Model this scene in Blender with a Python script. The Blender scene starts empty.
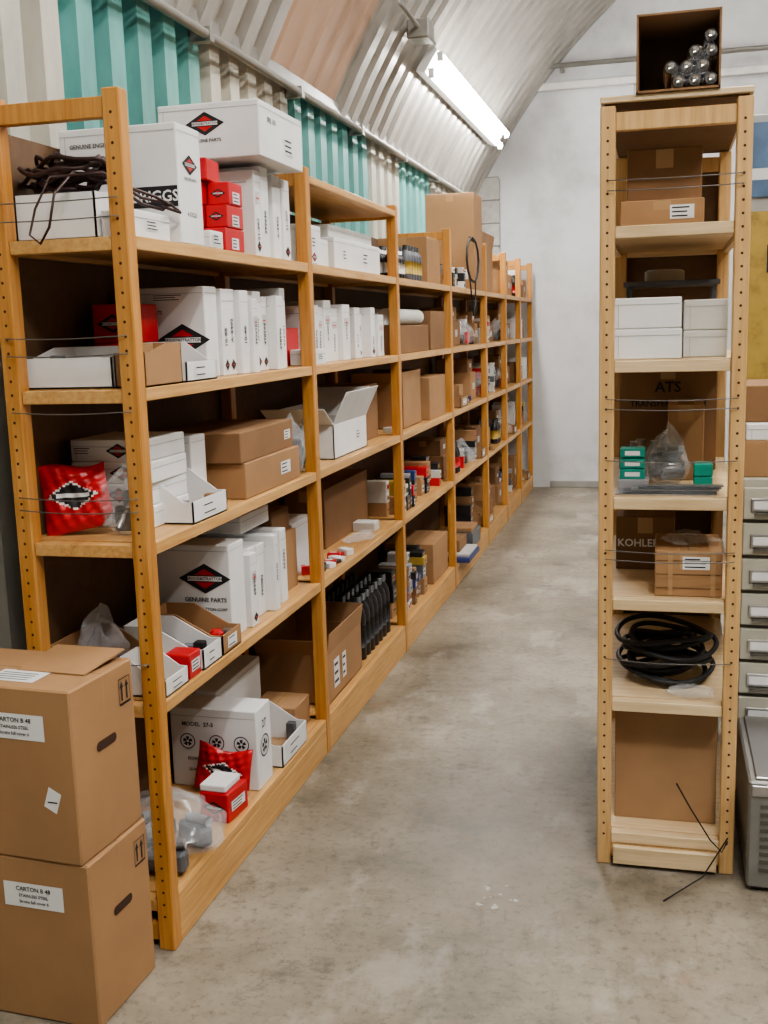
import bpy, bmesh, math, random
from mathutils import Matrix, Vector
random.seed(11)
scene = bpy.context.scene
try:
    scene.view_settings.look = 'AgX - Medium High Contrast'
except Exception:
    pass

# ------------------------------------------------------------------ materials
MATS = {}
def nodes(name):
    m = bpy.data.materials.new(name); m.use_nodes = True
    nt = m.node_tree; b = nt.nodes['Principled BSDF']
    MATS[name] = m
    return m, nt, b
def ramp(nt, fac, stops):
    r = nt.nodes.new('ShaderNodeValToRGB'); e = r.color_ramp.elements
    while len(e) < len(stops): e.new(0.5)
    for i, (p, c) in enumerate(stops):
        e[i].position = p; e[i].color = (*c, 1)
    nt.links.new(fac, r.inputs['Fac']); return r.outputs['Color']
def noise(nt, scale=(1,1,1), s=5, detail=4, rough=.55):
    tc = nt.nodes.new('ShaderNodeNewGeometry')
    mp = nt.nodes.new('ShaderNodeMapping'); mp.inputs['Scale'].default_value = scale
    nt.links.new(tc.outputs['Position'], mp.inputs['Vector'])
    n = nt.nodes.new('ShaderNodeTexNoise'); n.inputs['Scale'].default_value = s
    n.inputs['Detail'].default_value = detail; n.inputs['Roughness'].default_value = rough
    nt.links.new(mp.outputs['Vector'], n.inputs['Vector']); return n.outputs['Fac']
def bump(nt, b, fac, strength=.2, dist=.005):
    bp = nt.nodes.new('ShaderNodeBump'); bp.inputs['Strength'].default_value = strength
    bp.inputs['Distance'].default_value = dist
    nt.links.new(fac, bp.inputs['Height']); nt.links.new(bp.outputs['Normal'], b.inputs['Normal'])
def simple(name, col, rough=.5, metal=0, var=.12, s=8, scale=(1,1,1), bmp=0, **kw):
    m, nt, b = nodes(name)
    n = noise(nt, scale, s)
    lo = tuple(c*(1-var) for c in col); hi = tuple(min(1, c*(1+var)) for c in col)
    nt.links.new(ramp(nt, n, [(.3, lo), (.7, hi)]), b.inputs['Base Color'])
    b.inputs['Roughness'].default_value = rough; b.inputs['Metallic'].default_value = metal
    if bmp: bump(nt, b, n, bmp)
    for k, v in kw.items(): b.inputs[k].default_value = v
    return m
def wood(name, a, c, scale):
    m, nt, b = nodes(name)
    n = noise(nt, scale, 6, 6, .6)
    n2 = noise(nt, (1,1,1), 2.2, 3)
    mx = nt.nodes.new('ShaderNodeMath'); mx.operation='ADD'
    h = nt.nodes.new('ShaderNodeMath'); h.operation='MULTIPLY'; h.inputs[1].default_value=.45
    nt.links.new(n2, h.inputs[0]); nt.links.new(n, mx.inputs[0]); nt.links.new(h.outputs[0], mx.inputs[1])
    dk = tuple(v*.62 for v in a)
    nt.links.new(ramp(nt, mx.outputs[0], [(.42, dk), (.56, a), (.90, c)]), b.inputs['Base Color'])
    b.inputs['Roughness'].default_value = .40
    bump(nt, b, n, .08, .002)
wood('pine_post', (.42,.18,.040), (.57,.29,.085), (14,14,.7))
wood('pine_shelf', (.42,.22,.078), (.58,.345,.14), (14,.7,14))
wood('pine_edge', (.48,.255,.082), (.64,.385,.155), (14,.7,14))
wood('pale_post', (.50,.295,.12), (.66,.43,.20), (14,14,.7))
wood('pale_shelf', (.56,.40,.22), (.72,.56,.36), (.7,14,14))
simple('hardboard', (.13,.072,.036), .7, s=30)
simple('kraft', (.335,.19,.092), .75, var=.14, s=3)
simple('kraft_dark', (.225,.122,.057), .78, var=.14, s=3)
simple('kraft_in', (.36,.22,.118), .8, var=.08)
simple('white', (.74,.745,.75), .55, var=.05)
simple('offwhite', (.55,.545,.52), .6, var=.10)
simple('greybox', (.28,.28,.29), .6, var=.05)
simple('tape', (.43,.27,.14), .25, var=.05)
simple('red', (.50,.013,.018), .35, var=.08)
simple('orange', (.40,.13,.03), .45)
simple('blue', (.03,.045,.16), .45)
simple('teal_box', (.01,.25,.19), .45)
simple('yellow', (.38,.26,.05), .5)
simple('black', (.012,.012,.013), .5)
simple('ink', (.015,.015,.018), .6)
simple('darkplastic', (.02,.018,.02), .3)
simple('cable', (.04,.015,.012), .45)
simple('rubber', (.014,.014,.016), .55)
simple('metal', (.5,.5,.51), .3, metal=.9, var=.05)
simple('chrome', (.8,.8,.82), .18, metal=1, var=.03)
simple('wire', (.16,.155,.15), .4, metal=.6)
simple('hole', (.05,.02,.008), .9)
simple('seam', (.36,.36,.35), .8)
simple('kseam', (.13,.07,.03), .8)
simple('cabinet', (.43,.42,.35), .45, var=.05)
simple('cabinet_dark', (.09,.085,.07), .6)
simple('case_grey', (.24,.235,.22), .45, metal=.3)
simple('conduit', (.30,.29,.27), .4, metal=.5)
simple('block', (.42,.41,.39), .9, var=.12, s=25, bmp=.3)
simple('pillar_joint', (.26,.25,.24), .9)
simple('beam', (.62,.61,.60), .6)
simple('baseb', (.28,.27,.25), .8)
simple('poster_blue', (.10,.17,.28), .5, var=.4, s=6)
simple('partition', (.40,.40,.39), .7)
simple('greypart', (.10,.105,.12), .35, var=.3)
m, nt, b = nodes('poster_yellow')
n = noise(nt, (1,1,1), 7, 6, .7)
nt.links.new(ramp(nt, n, [(.35,(.22,.15,.05)),(.5,(.44,.30,.07)),(.75,(.50,.36,.10))]), b.inputs['Base Color'])
b.inputs['Roughness'].default_value=.5
def steel(name, col, metal, rough, var=.15):
    m, nt, b = nodes(name)
    n = noise(nt, (1,1,.35), 3.5, 6, .65)
    nt.links.new(ramp(nt, n, [(.3, tuple(c*(1-var) for c in col)), (.72, tuple(min(1,c*(1+var)) for c in col))]), b.inputs['Base Color'])
    b.inputs['Metallic'].default_value=metal; b.inputs['Roughness'].default_value=rough
steel('steel_arch', (.46,.435,.395), .6, .32, .24)
steel('steel_cream', (.49,.47,.405), .1, .5, .28)
steel('steel_teal', (.14,.37,.345), .05, .42, .34)
steel('steel_tan', (.43,.285,.20), .05, .55, .10)
m, nt, b = nodes('wall_paint')
n = noise(nt, (1,1,1), 1.6, 7, .65)
nt.links.new(ramp(nt, n, [(.3,(.41,.415,.43)),(.48,(.56,.565,.58)),(.7,(.64,.645,.66))]), b.inputs['Base Color'])
b.inputs['Roughness'].default_value=.6; bump(nt,b,n,.1)
simple('wall_dark', (.15,.145,.14), .8)
m, nt, b = nodes('concrete')
def mixc(a, c, fac=None, f=1, blend='MIX'):
    x = nt.nodes.new('ShaderNodeMix'); x.data_type='RGBA'; x.blend_type=blend; x.inputs['Factor'].default_value=f
    if fac is not None: nt.links.new(fac, x.inputs['Factor'])
    nt.links.new(a, x.inputs['A'])
    if isinstance(c, tuple): x.inputs['B'].default_value=(*c,1)
    else: nt.links.new(c, x.inputs['B'])
    return x.outputs['Result']
n1 = noise(nt, (1,1,1), 1.5, 10, .72); n2 = noise(nt, (1,1,1), 34, 8, .78); n3 = noise(nt, (1,.6,1), 2.7, 9, .7); n4=noise(nt,(1,1,1),4.2,9,.75)
c1 = ramp(nt, n1, [(.34,(.125,.107,.080)),(.45,(.22,.190,.146)),(.55,(.29,.252,.198)),(.68,(.37,.33,.268))])
c2 = ramp(nt, n2, [(.36,(.45,.44,.43)),(.48,(.90,.90,.90)),(.8,(1.0,1.0,1.0))])
cc = mixc(c1, c2, f=.8, blend='MULTIPLY')
cc = mixc(cc, (.40,.365,.315), fac=ramp(nt, n3, [(.54,(0,0,0)),(.60,(.45,.45,.45)),(.72,(.75,.75,.75))]))
cc = mixc(cc, (.085,.072,.056), fac=ramp(nt, n4, [(.32,(.8,.8,.8)),(.44,(0,0,0))]))
n5 = noise(nt, (1,1,1), 3.3, 5, .6)
cc = mixc(cc, (.30,.14,.06), fac=ramp(nt, n5, [(.64,(0,0,0)),(.74,(.4,.4,.4))]))
nt.links.new(cc, b.inputs['Base Color'])
r = nt.nodes.new('ShaderNodeMapRange'); r.inputs['To Min'].default_value=.30; r.inputs['To Max'].default_value=.6
nt.links.new(n1, r.inputs['Value']); nt.links.new(r.outputs['Result'], b.inputs['Roughness'])
bump(nt, b, n2, .2, .004)
m, nt, b = nodes('plastic')
b.inputs['Base Color'].default_value=(.75,.78,.82,1); b.inputs['Alpha'].default_value=.20
b.inputs['Roughness'].default_value=.10
m, nt, b = nodes('tube_glow')
b.inputs['Base Color'].default_value=(.9,.9,.9,1)
b.inputs['Emission Color'].default_value=(1,.98,.93,1); b.inputs['Emission Strength'].default_value=110

# ------------------------------------------------------------------ mesh builder
_txt = {}
def text_geo(s):
    if s in _txt: return _txt[s]
    cu = bpy.data.curves.new('t','FONT'); cu.body = s; cu.size = 1; cu.resolution_u = 2; cu.offset=.018
    cu.align_x='CENTER'; cu.align_y='CENTER'
    o = bpy.data.objects.new('t', cu); scene.collection.objects.link(o)
    bpy.context.view_layer.update()
    me = o.evaluated_get(bpy.context.evaluated_depsgraph_get()).to_mesh()
    g = ([tuple(v.co) for v in me.vertices], [tuple(p.vertices) for p in me.polygons])
    bpy.data.objects.remove(o); bpy.data.curves.remove(cu)
    _txt[s] = g; return g

class B:
    def __init__(s): s.v=[]; s.f=[]; s.m=[]; s.sm=[]; s.names=[]; s.T=Matrix()
    def mi(s, m):
        if m not in s.names: s.names.append(m)
        return s.names.index(m)
    def add(s, vs, fs, m, smooth=False):
        o=len(s.v); s.v += [tuple(s.T @ Vector(p)) for p in vs]; k=s.mi(m)
        for f in fs: s.f.append(tuple(i+o for i in f)); s.m.append(k); s.sm.append(smooth)
    def box(s,x0,x1,y0,y1,z0,z1,m,b=0):
        x0,x1=min(x0,x1),max(x0,x1); y0,y1=min(y0,y1),max(y0,y1); z0,z1=min(z0,z1),max(z0,z1)
        if b<=0:
            vs=[(x,y,z) for z in (z0,z1) for y in (y0,y1) for x in (x0,x1)]
            s.add(vs,[(0,2,3,1),(4,5,7,6),(0,1,5,4),(2,6,7,3),(0,4,6,2),(1,3,7,5)],m); return
        b=min(b,(x1-x0)*.3,(y1-y0)*.3,(z1-z0)*.3)
        vs=[]; idx={}
        C=((x0,x1),(y0,y1),(z0,z1))
        for sx in (0,1):
            for sy in (0,1):
                for sz in (0,1):
                    S=(sx,sy,sz)
                    for a in range(3):
                        p=[C[i][S[i]]+(0 if i==a else (b if S[i]==0 else -b)) for i in range(3)]
                        idx[(S,a)]=len(vs); vs.append(tuple(p))
        fs=[]
        cen=Vector(((x0+x1)/2,(y0+y1)/2,(z0+z1)/2))
        def orient(q):
            c=sum((Vector(vs[i]) for i in q),Vector())/len(q)
            n=(Vector(vs[q[1]])-Vector(vs[q[0]])).cross(Vector(vs[q[2]])-Vector(vs[q[1]]))
            return tuple(q) if n.dot(c-cen)>0 else tuple(reversed(q))
        for a in range(3):
            o=[i for i in range(3) if i!=a]
            for sa in (0,1):
                q=[]
                for (u,w) in ((0,0),(1,0),(1,1),(0,1)):
                    S=[0,0,0]; S[a]=sa; S[o[0]]=u; S[o[1]]=w; q.append(idx[(tuple(S),a)])
                fs.append(orient(q))
        for a in range(3):
            o=[i for i in range(3) if i!=a]
            for u in (0,1):
                for w in (0,1):
                    S0=[0,0,0];S0[o[0]]=u;S0[o[1]]=w; S1=list(S0); S1[a]=1
                    S0=tuple(S0);S1=tuple(S1)
                    fs.append(orient([idx[(S0,o[0])],idx[(S1,o[0])],idx[(S1,o[1])],idx[(S0,o[1])]]))
        for sx in (0,1):
            for sy in (0,1):
                for sz in (0,1):
                    S=(sx,sy,sz); fs.append(orient([idx[(S,0)],idx[(S,1)],idx[(S,2)]]))
        s.add(vs,fs,m)
    def prism(s, poly, axis, a0, a1, m):
        o=[i for i in range(3) if i!=axis]; n=len(poly); vs=[]
        for a in (a0,a1):
            for p in poly:
                q=[0,0,0]; q[axis]=a; q[o[0]]=p[0]; q[o[1]]=p[1]; vs.append(tuple(q))
        fs=[tuple(range(n)),tuple(range(2*n-1,n-1,-1))]
        for i in range(n): fs.append((i,(i+1)%n,n+(i+1)%n,n+i))
        s.add(vs,fs,m)
    def tube(s, pts, r, m, seg=8, closed=False):
        P=[Vector(p) for p in pts]; n=len(P); vs=[]; fs=[]
        up=None
        for i,p in enumerate(P):
            if closed: t=(P[(i+1)%n]-P[i-1])
            else: t=P[min(i+1,n-1)]-P[max(i-1,0)]
            t=t.normalized() if t.length>1e-9 else Vector((0,0,1))
            if up is None: up=Vector((0,0,1)) if abs(t.z)<.9 else Vector((1,0,0))
            a=t.cross(up)
            if a.length<1e-4: a=t.cross(Vector((0,1,0)))
            a.normalize(); b=a.cross(t).normalized(); up=b
            rr=r[i] if isinstance(r,(list,tuple)) else r
            for k in range(seg):
                th=2*math.pi*k/seg; vs.append(tuple(p+a*math.cos(th)*rr+b*math.sin(th)*rr))
        for i in range(n if closed else n-1):
            j=(i+1)%n
            for k in range(seg):
                l=(k+1)%seg; fs.append((i*seg+k,i*seg+l,j*seg+l,j*seg+k))
        if not closed:
            fs.append(tuple(range(seg))); fs.append(tuple((n-1)*seg+k for k in range(seg-1,-1,-1)))
        s.add(vs,fs,m,True)
    def lathe(s, prof, c, m, seg=14):
        s.tube([(c[0],c[1],c[2]+z) for (r,z) in prof],[max(r,1e-4) for (r,z) in prof],m,seg)
    def poly(s, face, bx, pts, m, off=.0012):
        x0,x1,y0,y1,z0,z1=bx; cx,cy,cz=(x0+x1)/2,(y0+y1)/2,(z0+z1)/2
        if face=='Y-': vs=[(cx+u,y0-off,cz+w) for u,w in pts]
        elif face=='X+': vs=[(x1+off,cy+u,cz+w) for u,w in pts]
        else: vs=[(cx+u,cy+w,z1+off) for u,w in pts]
        s.add(vs,[tuple(range(len(vs)))],m)
    def rect(s, face, bx, u0,u1,w0,w1, m, off=.0012):
        s.poly(face,bx,[(u0,w0),(u1,w0),(u1,w1),(u0,w1)],m,off)
    def text(s, face, bx, u, w, size, st, m, off=.0016, vert=False):
        vs,fs=text_geo(st); x0,x1,y0,y1,z0,z1=bx
        pts=[]
        for p in vs:
            a,b=p[0]*size,p[1]*size
            if vert: a,b=-b,a
            a+=u; b+=w
            if face=='Y-': pts.append(((x0+x1)/2+a,y0-off,(z0+z1)/2+b))
            elif face=='X+': pts.append((x1+off,(y0+y1)/2+a,(z0+z1)/2+b))
            else: pts.append(((x0+x1)/2+a,(y0+y1)/2+b,z1+off))
        s.add(pts,fs,m)
    def build(s, name, recalc=False):
        xs=[p[0] for p in s.v]; ys=[p[1] for p in s.v]; zs=[p[2] for p in s.v]
        o3=Vector(((min(xs)+max(xs))/2,(min(ys)+max(ys))/2,min(zs)))
        me=bpy.data.meshes.new(name)
        me.from_pydata([tuple(Vector(p)-o3) for p in s.v],[],s.f)
        for n in s.names: me.materials.append(MATS[n])
        for p,k,sm in zip(me.polygons,s.m,s.sm): p.material_index=k; p.use_smooth=sm
        if recalc:
            bm=bmesh.new(); bm.from_mesh(me); bmesh.ops.recalc_face_normals(bm,faces=bm.faces); bm.to_mesh(me); bm.free()
        me.update()
        ob=bpy.data.objects.new(name,me); ob.location=o3; scene.collection.objects.link(ob); return ob

def rotT(b,x,y,deg):
    b.T=Matrix.Translation((x,y,0))@Matrix.Rotation(math.radians(deg),4,'Z')@Matrix.Translation((-x,-y,0))

# ------------------------------------------------------------------ goods
def diamond(b, face, bx, u, w, s, word=True):
    b.poly(face,bx,[(u-s,w),(u,w-s*.55),(u+s,w),(u,w+s*.55)],'ink')
    b.poly(face,bx,[(u-s*.40,w+s*.13),(u,w+s*.36),(u+s*.40,w+s*.13)][::-1],'red',.0018)
    b.poly(face,bx,[(u-s*.40,w-s*.13),(u,w-s*.36),(u+s*.40,w-s*.13)],'red',.0018)
    b.rect(face,bx,u-s*.66,u+s*.66,w-s*.085,w+s*.085,'white',.0021)
    b.text(face,bx,u,w,s*.15,'BRIGGS&STRATTON','ink',.0026)
    if word: b.text(face,bx,u,w-s*.78,s*.22,'GENUINE PARTS','ink',.0018)
def label(b, face, bx, u, w, a, c, lines=3):
    b.rect(face,bx,u-a/2,u+a/2,w-c/2,w+c/2,'white',.0012)
    for i in range(lines):
        y=w+c*.3-i*c*.6/max(1,lines-1) if lines>1 else w
        l=a*random.uniform(.5,.8)
        b.rect(face,bx,u-a*.42,u-a*.42+l,y-c*.05,y+c*.05,'ink',.0018)
def carton(name,x0,x1,y0,y1,z0,z1,mat='white',rot=0,logo=None,lab=None,txt=None,seam=True,blocks=None,bands=False):
    b=B(); rotT(b,(x0+x1)/2,(y0+y1)/2,rot)
    bx=(x0,x1,y0,y1,z0,z1); W,D,H=x1-x0,y1-y0,z1-z0
    b.box(*bx,mat,.0025)
    sm='kseam' if mat.startswith('kraft') else 'seam'
    if seam:
        if mat.startswith('kraft'):
            b.rect('Z+',bx,-.022,.022,-D/2+.003,D/2-.003,'tape',.0008)
            b.rect('Z+',bx,-.001,.001,-D/2+.003,D/2-.003,sm,.0014)
            b.rect('Y-',bx,-.022,.022,H/2-min(.05,H*.4),H/2-.003,'tape',.0008)
        else:
            b.rect('Y-',bx,-W/2+.004,W/2-.004,H/2-.018,H/2-.0165,sm)
            b.rect('X+',bx,-D/2+.004,D/2-.004,H/2-.018,H/2-.0165,sm)
            if W>.1: b.rect('Y-',bx,-W/2+.016,-W/2+.0175,-H/2+.004,H/2-.018,sm)
    if bands:
        for k in range(3):
            w=-H/2+H*(.18+.3*k); b.rect('Y-',bx,-W/2+.004,W/2-.004,w,w+.002,'kseam')
        for u in (-W*.3,W*.33): b.rect('Y-',bx,u,u+.012,-H/2+.003,H/2-.003,'tape',.0018)
    if logo:
        f,u,w,s=logo; diamond(b,f,bx,u,w,s,H>.08)
    if lab:
        for (f,u,w,a,c) in lab: label(b,f,bx,u,w,a,c)
    if blocks:
        for (f,u,w,a,c,st) in blocks:
            b.rect(f,bx,u-a/2,u+a/2,w-c/2,w+c/2,'ink'); b.text(f,bx,u,w,c*.75,st,'white',.002)
    if txt:
        for t in txt: b.text(t[0],bx,t[1],t[2],t[3],t[4],t[5] if len(t)>5 else 'ink',.0016,len(t)>6)
    return b.build(name)
NUM=['693981','21-507','498596','A-4402','795083','B 117','392630','10-88']
def rowcartons(y0,y1,x0,x1,z0,h,t=.045,mat='white',name='white_carton'):
    y=y0
    while y+t*.8<y1:
        tt=min(t*random.uniform(.6,1.35),y1-y); hh=h*random.uniform(.86,1.03); dx=random.uniform(-.035,0.01)
        bx=(x0,x1+dx,y,y+tt-.002,z0,z0+hh)
        b=B(); b.box(*bx,mat,.002)
        W=bx[3]-bx[2]
        b.rect('X+',bx,-W/2+.003,W/2-.003,hh*.36,hh*.366,'seam')
        b.text('X+',bx,0,-hh*random.uniform(-.1,.25),min(.023,W*.5),random.choice(NUM),'ink',.0016,True)
        if random.random()<.45: b.rect('X+',bx,-W*.33,W*.33,hh*.12,hh*.26,'offwhite'); b.rect('X+',bx,-W*.25,W*.2,hh*.17,hh*.19,'red',.0018)
        if random.random()<.35: b.poly('X+',bx,[(-W*.35,-hh*.38),(0,-hh*.45),(W*.35,-hh*.38),(0,-hh*.31)],'ink'); b.rect('X+',bx,-W*.2,W*.2,-hh*.385,-hh*.375,'red',.0018)
        b.rect('Y-',bx,-(x1-x0)*.1,(x1-x0)*.4,hh*.36,hh*.37,'seam')
        b.build(name); y+=tt
def partsbin(name,x0,x1,y0,y1,z0,h,mat='white',lo=.4,inner=None,axis='X',fill=None,lab=True):
    t=.004; b=B()
    inner=inner or mat
    b.box(x0,x1,y0,y1,z0,z0+t,inner)
    if axis=='X':
        b.box(x0,x0+t,y0,y1,z0,z0+h,mat); b.box(x1-t,x1,y0,y1,z0,z0+h*lo,mat)
        L=x1-x0; pl=[(x0,z0),(x1,z0),(x1,z0+h*lo),(x1-L*.15,z0+h*lo),(x0+L*.4,z0+h),(x0,z0+h)]
        b.prism(pl,1,y0,y0+t,mat); b.prism(pl,1,y1-t,y1,mat)
        bx=(x0,x1,y0,y1,z0,z0+h*lo)
        if lab: label(b,'X+',bx,0,0,(y1-y0)*.5,h*lo*.6,2)
    else:
        b.box(x0,x1,y1-t,y1,z0,z0+h,mat); b.box(x0,x1,y0,y0+t,z0,z0+h*lo,mat)
        L=y1-y0; pl=[(y0,z0),(y1,z0),(y1,z0+h),(y1-L*.4,z0+h),(y0+L*.15,z0+h*lo),(y0,z0+h*lo)]
        b.prism(pl,0,x0,x0+t,mat); b.prism(pl,0,x1-t,x1,mat)
    if fill:
        for i in range(fill):
            fx=random.uniform(x0+.01,x1-.04); fy=random.uniform(y0+.01,y1-.04)
            b.box(fx,fx+.028,fy,fy+.028,z0+t,z0+h*lo*random.uniform(.5,1.1),random.choice(['greypart','black','metal','kraft_dark','greypart','red']),.002)
    return b.build(name,True)
def opencarton(name,x0,x1,y0,y1,z0,z1,mat='kraft',inner='kraft_in',flap=.1,ang=(40,30,20,35),lab=None):
    t=.004; b=B()
    b.box(x0,x1,y0,y1,z0,z0+t,inner)
    b.box(x0,x0+t,y0,y1,z0,z1,mat); b.box(x1-t,x1,y0,y1,z0,z1,mat)
    b.box(x0,x1,y0,y0+t,z0,z1,mat); b.box(x0,x1,y1-t,y1,z0,z1,mat)
    def fl(p,q,n,a,L):
        a=math.radians(a); d=Vector(n)*math.sin(a)+Vector((0,0,math.cos(a)))
        P,Q=Vector(p),Vector(q); k=d.cross((Q-P).normalized())*.003
        vs=[P,Q,Q+d*L,P+d*L]; vs+= [v+k for v in vs]
        b.add([tuple(v) for v in vs],[(0,1,2,3),(7,6,5,4),(0,4,5,1),(1,5,6,2),(2,6,7,3),(3,7,4,0)],mat)
    fl((x1,y0,z1),(x1,y1,z1),(1,0,0),ang[0],flap); fl((x0,y0,z1),(x0,y1,z1),(-1,0,0),0,flap*.4)
    fl((x0,y0,z1),(x1,y0,z1),(0,-1,0),ang[2],flap); fl((x0,y1,z1),(x1,y1,z1),(0,1,0),ang[3],flap)
    if lab: 
        for (f,u,w,a,c) in lab: label(b,f,(x0,x1,y0,y1,z0,z1),u,w,a,c)
    return b.build(name,True)
def bag(name,cx,cy,z0,rx,ry,h,seed=0,inside=None,mat='plastic'):
    rnd=random.Random(seed); b=B(); n=34; mth=16
    vs=[];fs=[]
    ph=[rnd.uniform(0,6.28) for _ in range(8)]
    for i in range(mth+1):
        v=i/mth
        for k in range(n):
            th=2*math.pi*k/n
            pr=math.sin(math.pi*min(1,v*.93+.07))**.6
            w=1+.16*math.sin(3*th+ph[0]+4*v)+.10*math.sin(7*th+ph[1]+9*v)+.07*math.sin(13*th+ph[2]-11*v)
            z=h*v*(1+.18*math.sin(2*th+ph[3])*v+.1*math.sin(5*th+ph[4])*v+.08*math.sin(9*th+ph[5])*v)
            vs.append((cx+rx*pr*w*math.cos(th),cy+ry*pr*w*math.sin(th),z0+z))
    for i in range(mth):
        for k in range(n):
            l=(k+1)%n; fs.append((i*n+k,i*n+l,(i+1)*n+l,(i+1)*n+k))
    fs.append(tuple(range(n-1,-1,-1))); fs.append(tuple(mth*n+k for k in range(n)))
    b.add(vs,fs,mat,False)
    if inside: inside(b)
    return b.build(name)
def pouch(name,c,w,h,t,lean,yaw,seed=1,tilt=0,clear=0.0):
    """flat poly bag, creased; printed red with the black diamond, optional clear lower-right part"""
    rnd=random.Random(seed); b=B(); N=32
    b.T=Matrix.Translation(c)@Matrix.Rotation(math.radians(yaw),4,'Z')@Matrix.Rotation(math.radians(-lean),4,'X')@Matrix.Rotation(math.radians(tilt),4,'Y')
    p1,p2=rnd.uniform(0,6),rnd.uniform(0,6)
    def th(u,v): return t*((1-u**4)*(1-v**4))**.7*(1+.3*math.sin(4*u+p1)*math.cos(3*v+p2))+.0008
    def crease(u,v): return .0025*math.sin(17*u+6*v+p1)+.002*math.sin(21*v-7*u+p2)
    def pt(u,v,sgn):
        return (u*w/2*(1-.05*v), sgn*th(u,v)+crease(u,v)*(1-max(abs(u),abs(v))**6)+.014*u*max(0,v)**2, h/2+v*h/2+.012*math.sin(2.5*u+p2)*(v+1)/2)
    for sgn in (-1,1):
        cells={}
        vs=[pt(-1+2*i/N,-1+2*j/N,sgn) for j in range(N+1) for i in range(N+1)]
        for j in range(N):
            for i in range(N):
                u=-1+2*(i+.5)/N; v=-1+2*(j+.5)/N; mt='red'
                d=abs(u)*1.1+abs(v-.05)*1.9
                if sgn<0 and d<.75:
                    mt='ink'
                    if abs(v-.05)<.07 and abs(u)<.5: mt='white'
                elif sgn<0 and .75<=d<.85: mt='white'
                if u-v>1.6-2*clear: mt='plastic'
                a=j*(N+1)+i; f=(a,a+1,a+N+2,a+N+1)
                cells.setdefault(mt,[]).append(f if sgn<0 else f[::-1])
        for mt,fl in cells.items(): b.add(vs,fl,mt,True)
    return b.build(name)
def bottles(name,x0,x1,y0,y1,z0,h=.2,r=.032,mat='darkplastic',cap='black',lab=None):
    b=B(); y=y0+r
    while y+r<=y1+1e-6:
        x=x1-r
        while x-r>=x0-1e-6:
            b.lathe([(r*.9,0),(r,.006),(r,h*.66),(r*.85,h*.76),(r*.4,h*.86),(r*.4,h*.88)],(x,y,z0),mat,12)
            b.lathe([(r*.48,h*.88),(r*.48,h),(r*.4,h*1.0)],(x,y,z0),cap,10)
            if lab: b.lathe([(r*1.02,h*.2),(r*1.02,h*.55)],(x,y,z0),lab,12)
            x-=2*r+.003
        y+=2*r+.003
    return b.build(name)

# ------------------------------------------------------------------ room
ACX,ACZ,R=2.80,0.42,5.0
YN,YF=-3.0,10.0
def ribs(y0,y1,p=.2,d=.035):
    out=[]; n=int(round((y1-y0)/p))
    for i in range(n):
        y=y0+i*p
        out+=[(y,0),(y+p*.36,0),(y+p*.44,d),(y+p*.92,d)]
    out.append((y0+n*p,0)); return out
def arch_mat(y):
    if 4.62<y<5.6: return 'steel_tan'
    return 'steel_arch'
prof=ribs(YN,YF)
a0=math.atan2(2.62-ACZ,-1.70-ACX); a1=math.asin(-ACZ/R)
seg=56
b=B(); vs=[]
for j in range(seg+1):
    a=a0+(a1-a0)*j/seg
    for (y,d) in prof:
        if 4.62<y<5.6: d=d*.3
        vs.append((ACX+(R-d)*math.cos(a),y,ACZ+(R-d)*math.sin(a)))
n=len(prof)
bym={}
for j in range(seg):
    for i in range(n-1):
        mt=arch_mat((prof[i][0]+prof[i+1][0])/2)
        bym.setdefault(mt,[]).append((j*n+i,j*n+i+1,(j+1)*n+i+1,(j+1)*n+i))
b.v+=vs
for mt,fl in bym.items():
    k=b.mi(mt)
    for f in fl: b.f.append(f); b.m.append(k); b.sm.append(False)
b.build('ceiling')
def wall_mat(y):
    for lim,mm in ((-.6,'steel_cream'),(.9,'steel_teal'),(2.94,'steel_cream'),(4.02,'steel_teal'),(5.0,'steel_cream'),(6.44,'steel_teal'),(7.2,'steel_cream'),(8.2,'steel_teal')):
        if y<lim: return mm
    return 'steel_cream'
prof2=ribs(YN,YF,.2,.055)
b=B()
for i in range(n-1):
    (ya,da),(yb,db)=prof2[i],prof2[i+1]
    b.add([(-1.76+da,ya,0),(-1.76+db,yb,0),(-1.76+db,yb,2.66),(-1.76+da,ya,2.66)],[(0,1,2,3)],wall_mat((ya+yb)/2))
b.build('wall_left')
b=B(); b.box(-1.70,-1.655,YN,YF-.01,2.60,2.66,'conduit',.004)
b.tube([(-1.64,YN,2.58),(-1.64,YF-.02,2.58)],.018,'conduit',10)
for i in range(12): b.box(-1.70,-1.62,YN+.6+i*1.05,YN+.64+i*1.05,2.555,2.605,'conduit')
b.build('trim_1')
b=B(); b.box(-2.3,7.9,YN-.1,YF+.1,-.1,0,'concrete'); b.build('floor')
arc=[(ACX+(R+.02)*math.cos(a1+(a0-a1)*j/40),ACZ+(R+.02)*math.sin(a1+(a0-a1)*j/40)) for j in range(41)]
pl=[(-1.76,0),(arc[0][0],0)]+arc+[(-1.76,2.66)]
b=B(); b.prism(pl,1,YF,YF+.08,'wall_paint'); b.build('wall_back',True)
b=B(); b.prism(pl,1,YN-.08,YN,'wall_dark'); b.build('wall_front',True)
b=B()
b.box(-1.1,6.3,YF-.06,YF,3.50,3.56,'beam',.004)
b.tube([(-1.0,YF-.12,3.68),(6.0,YF-.12,3.68)],.022,'conduit',10)
for x in (-.9,.3,1.5,2.7,3.9,5.1): b.box(x,x+.03,YF-.12,YF,3.64,3.70,'conduit')
b.build('trim_2')
b=B(); b.box(-1.0,7.6,YF-.02,YF,0,.06,'baseb',.004); b.build('baseboard_back')
b=B()
for x in (-.28,.94,2.16,3.38): b.box(x,x+.012,YF-.004,YF,.09,3.5,'seam')
b.build('trim_3')
b=B()
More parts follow.
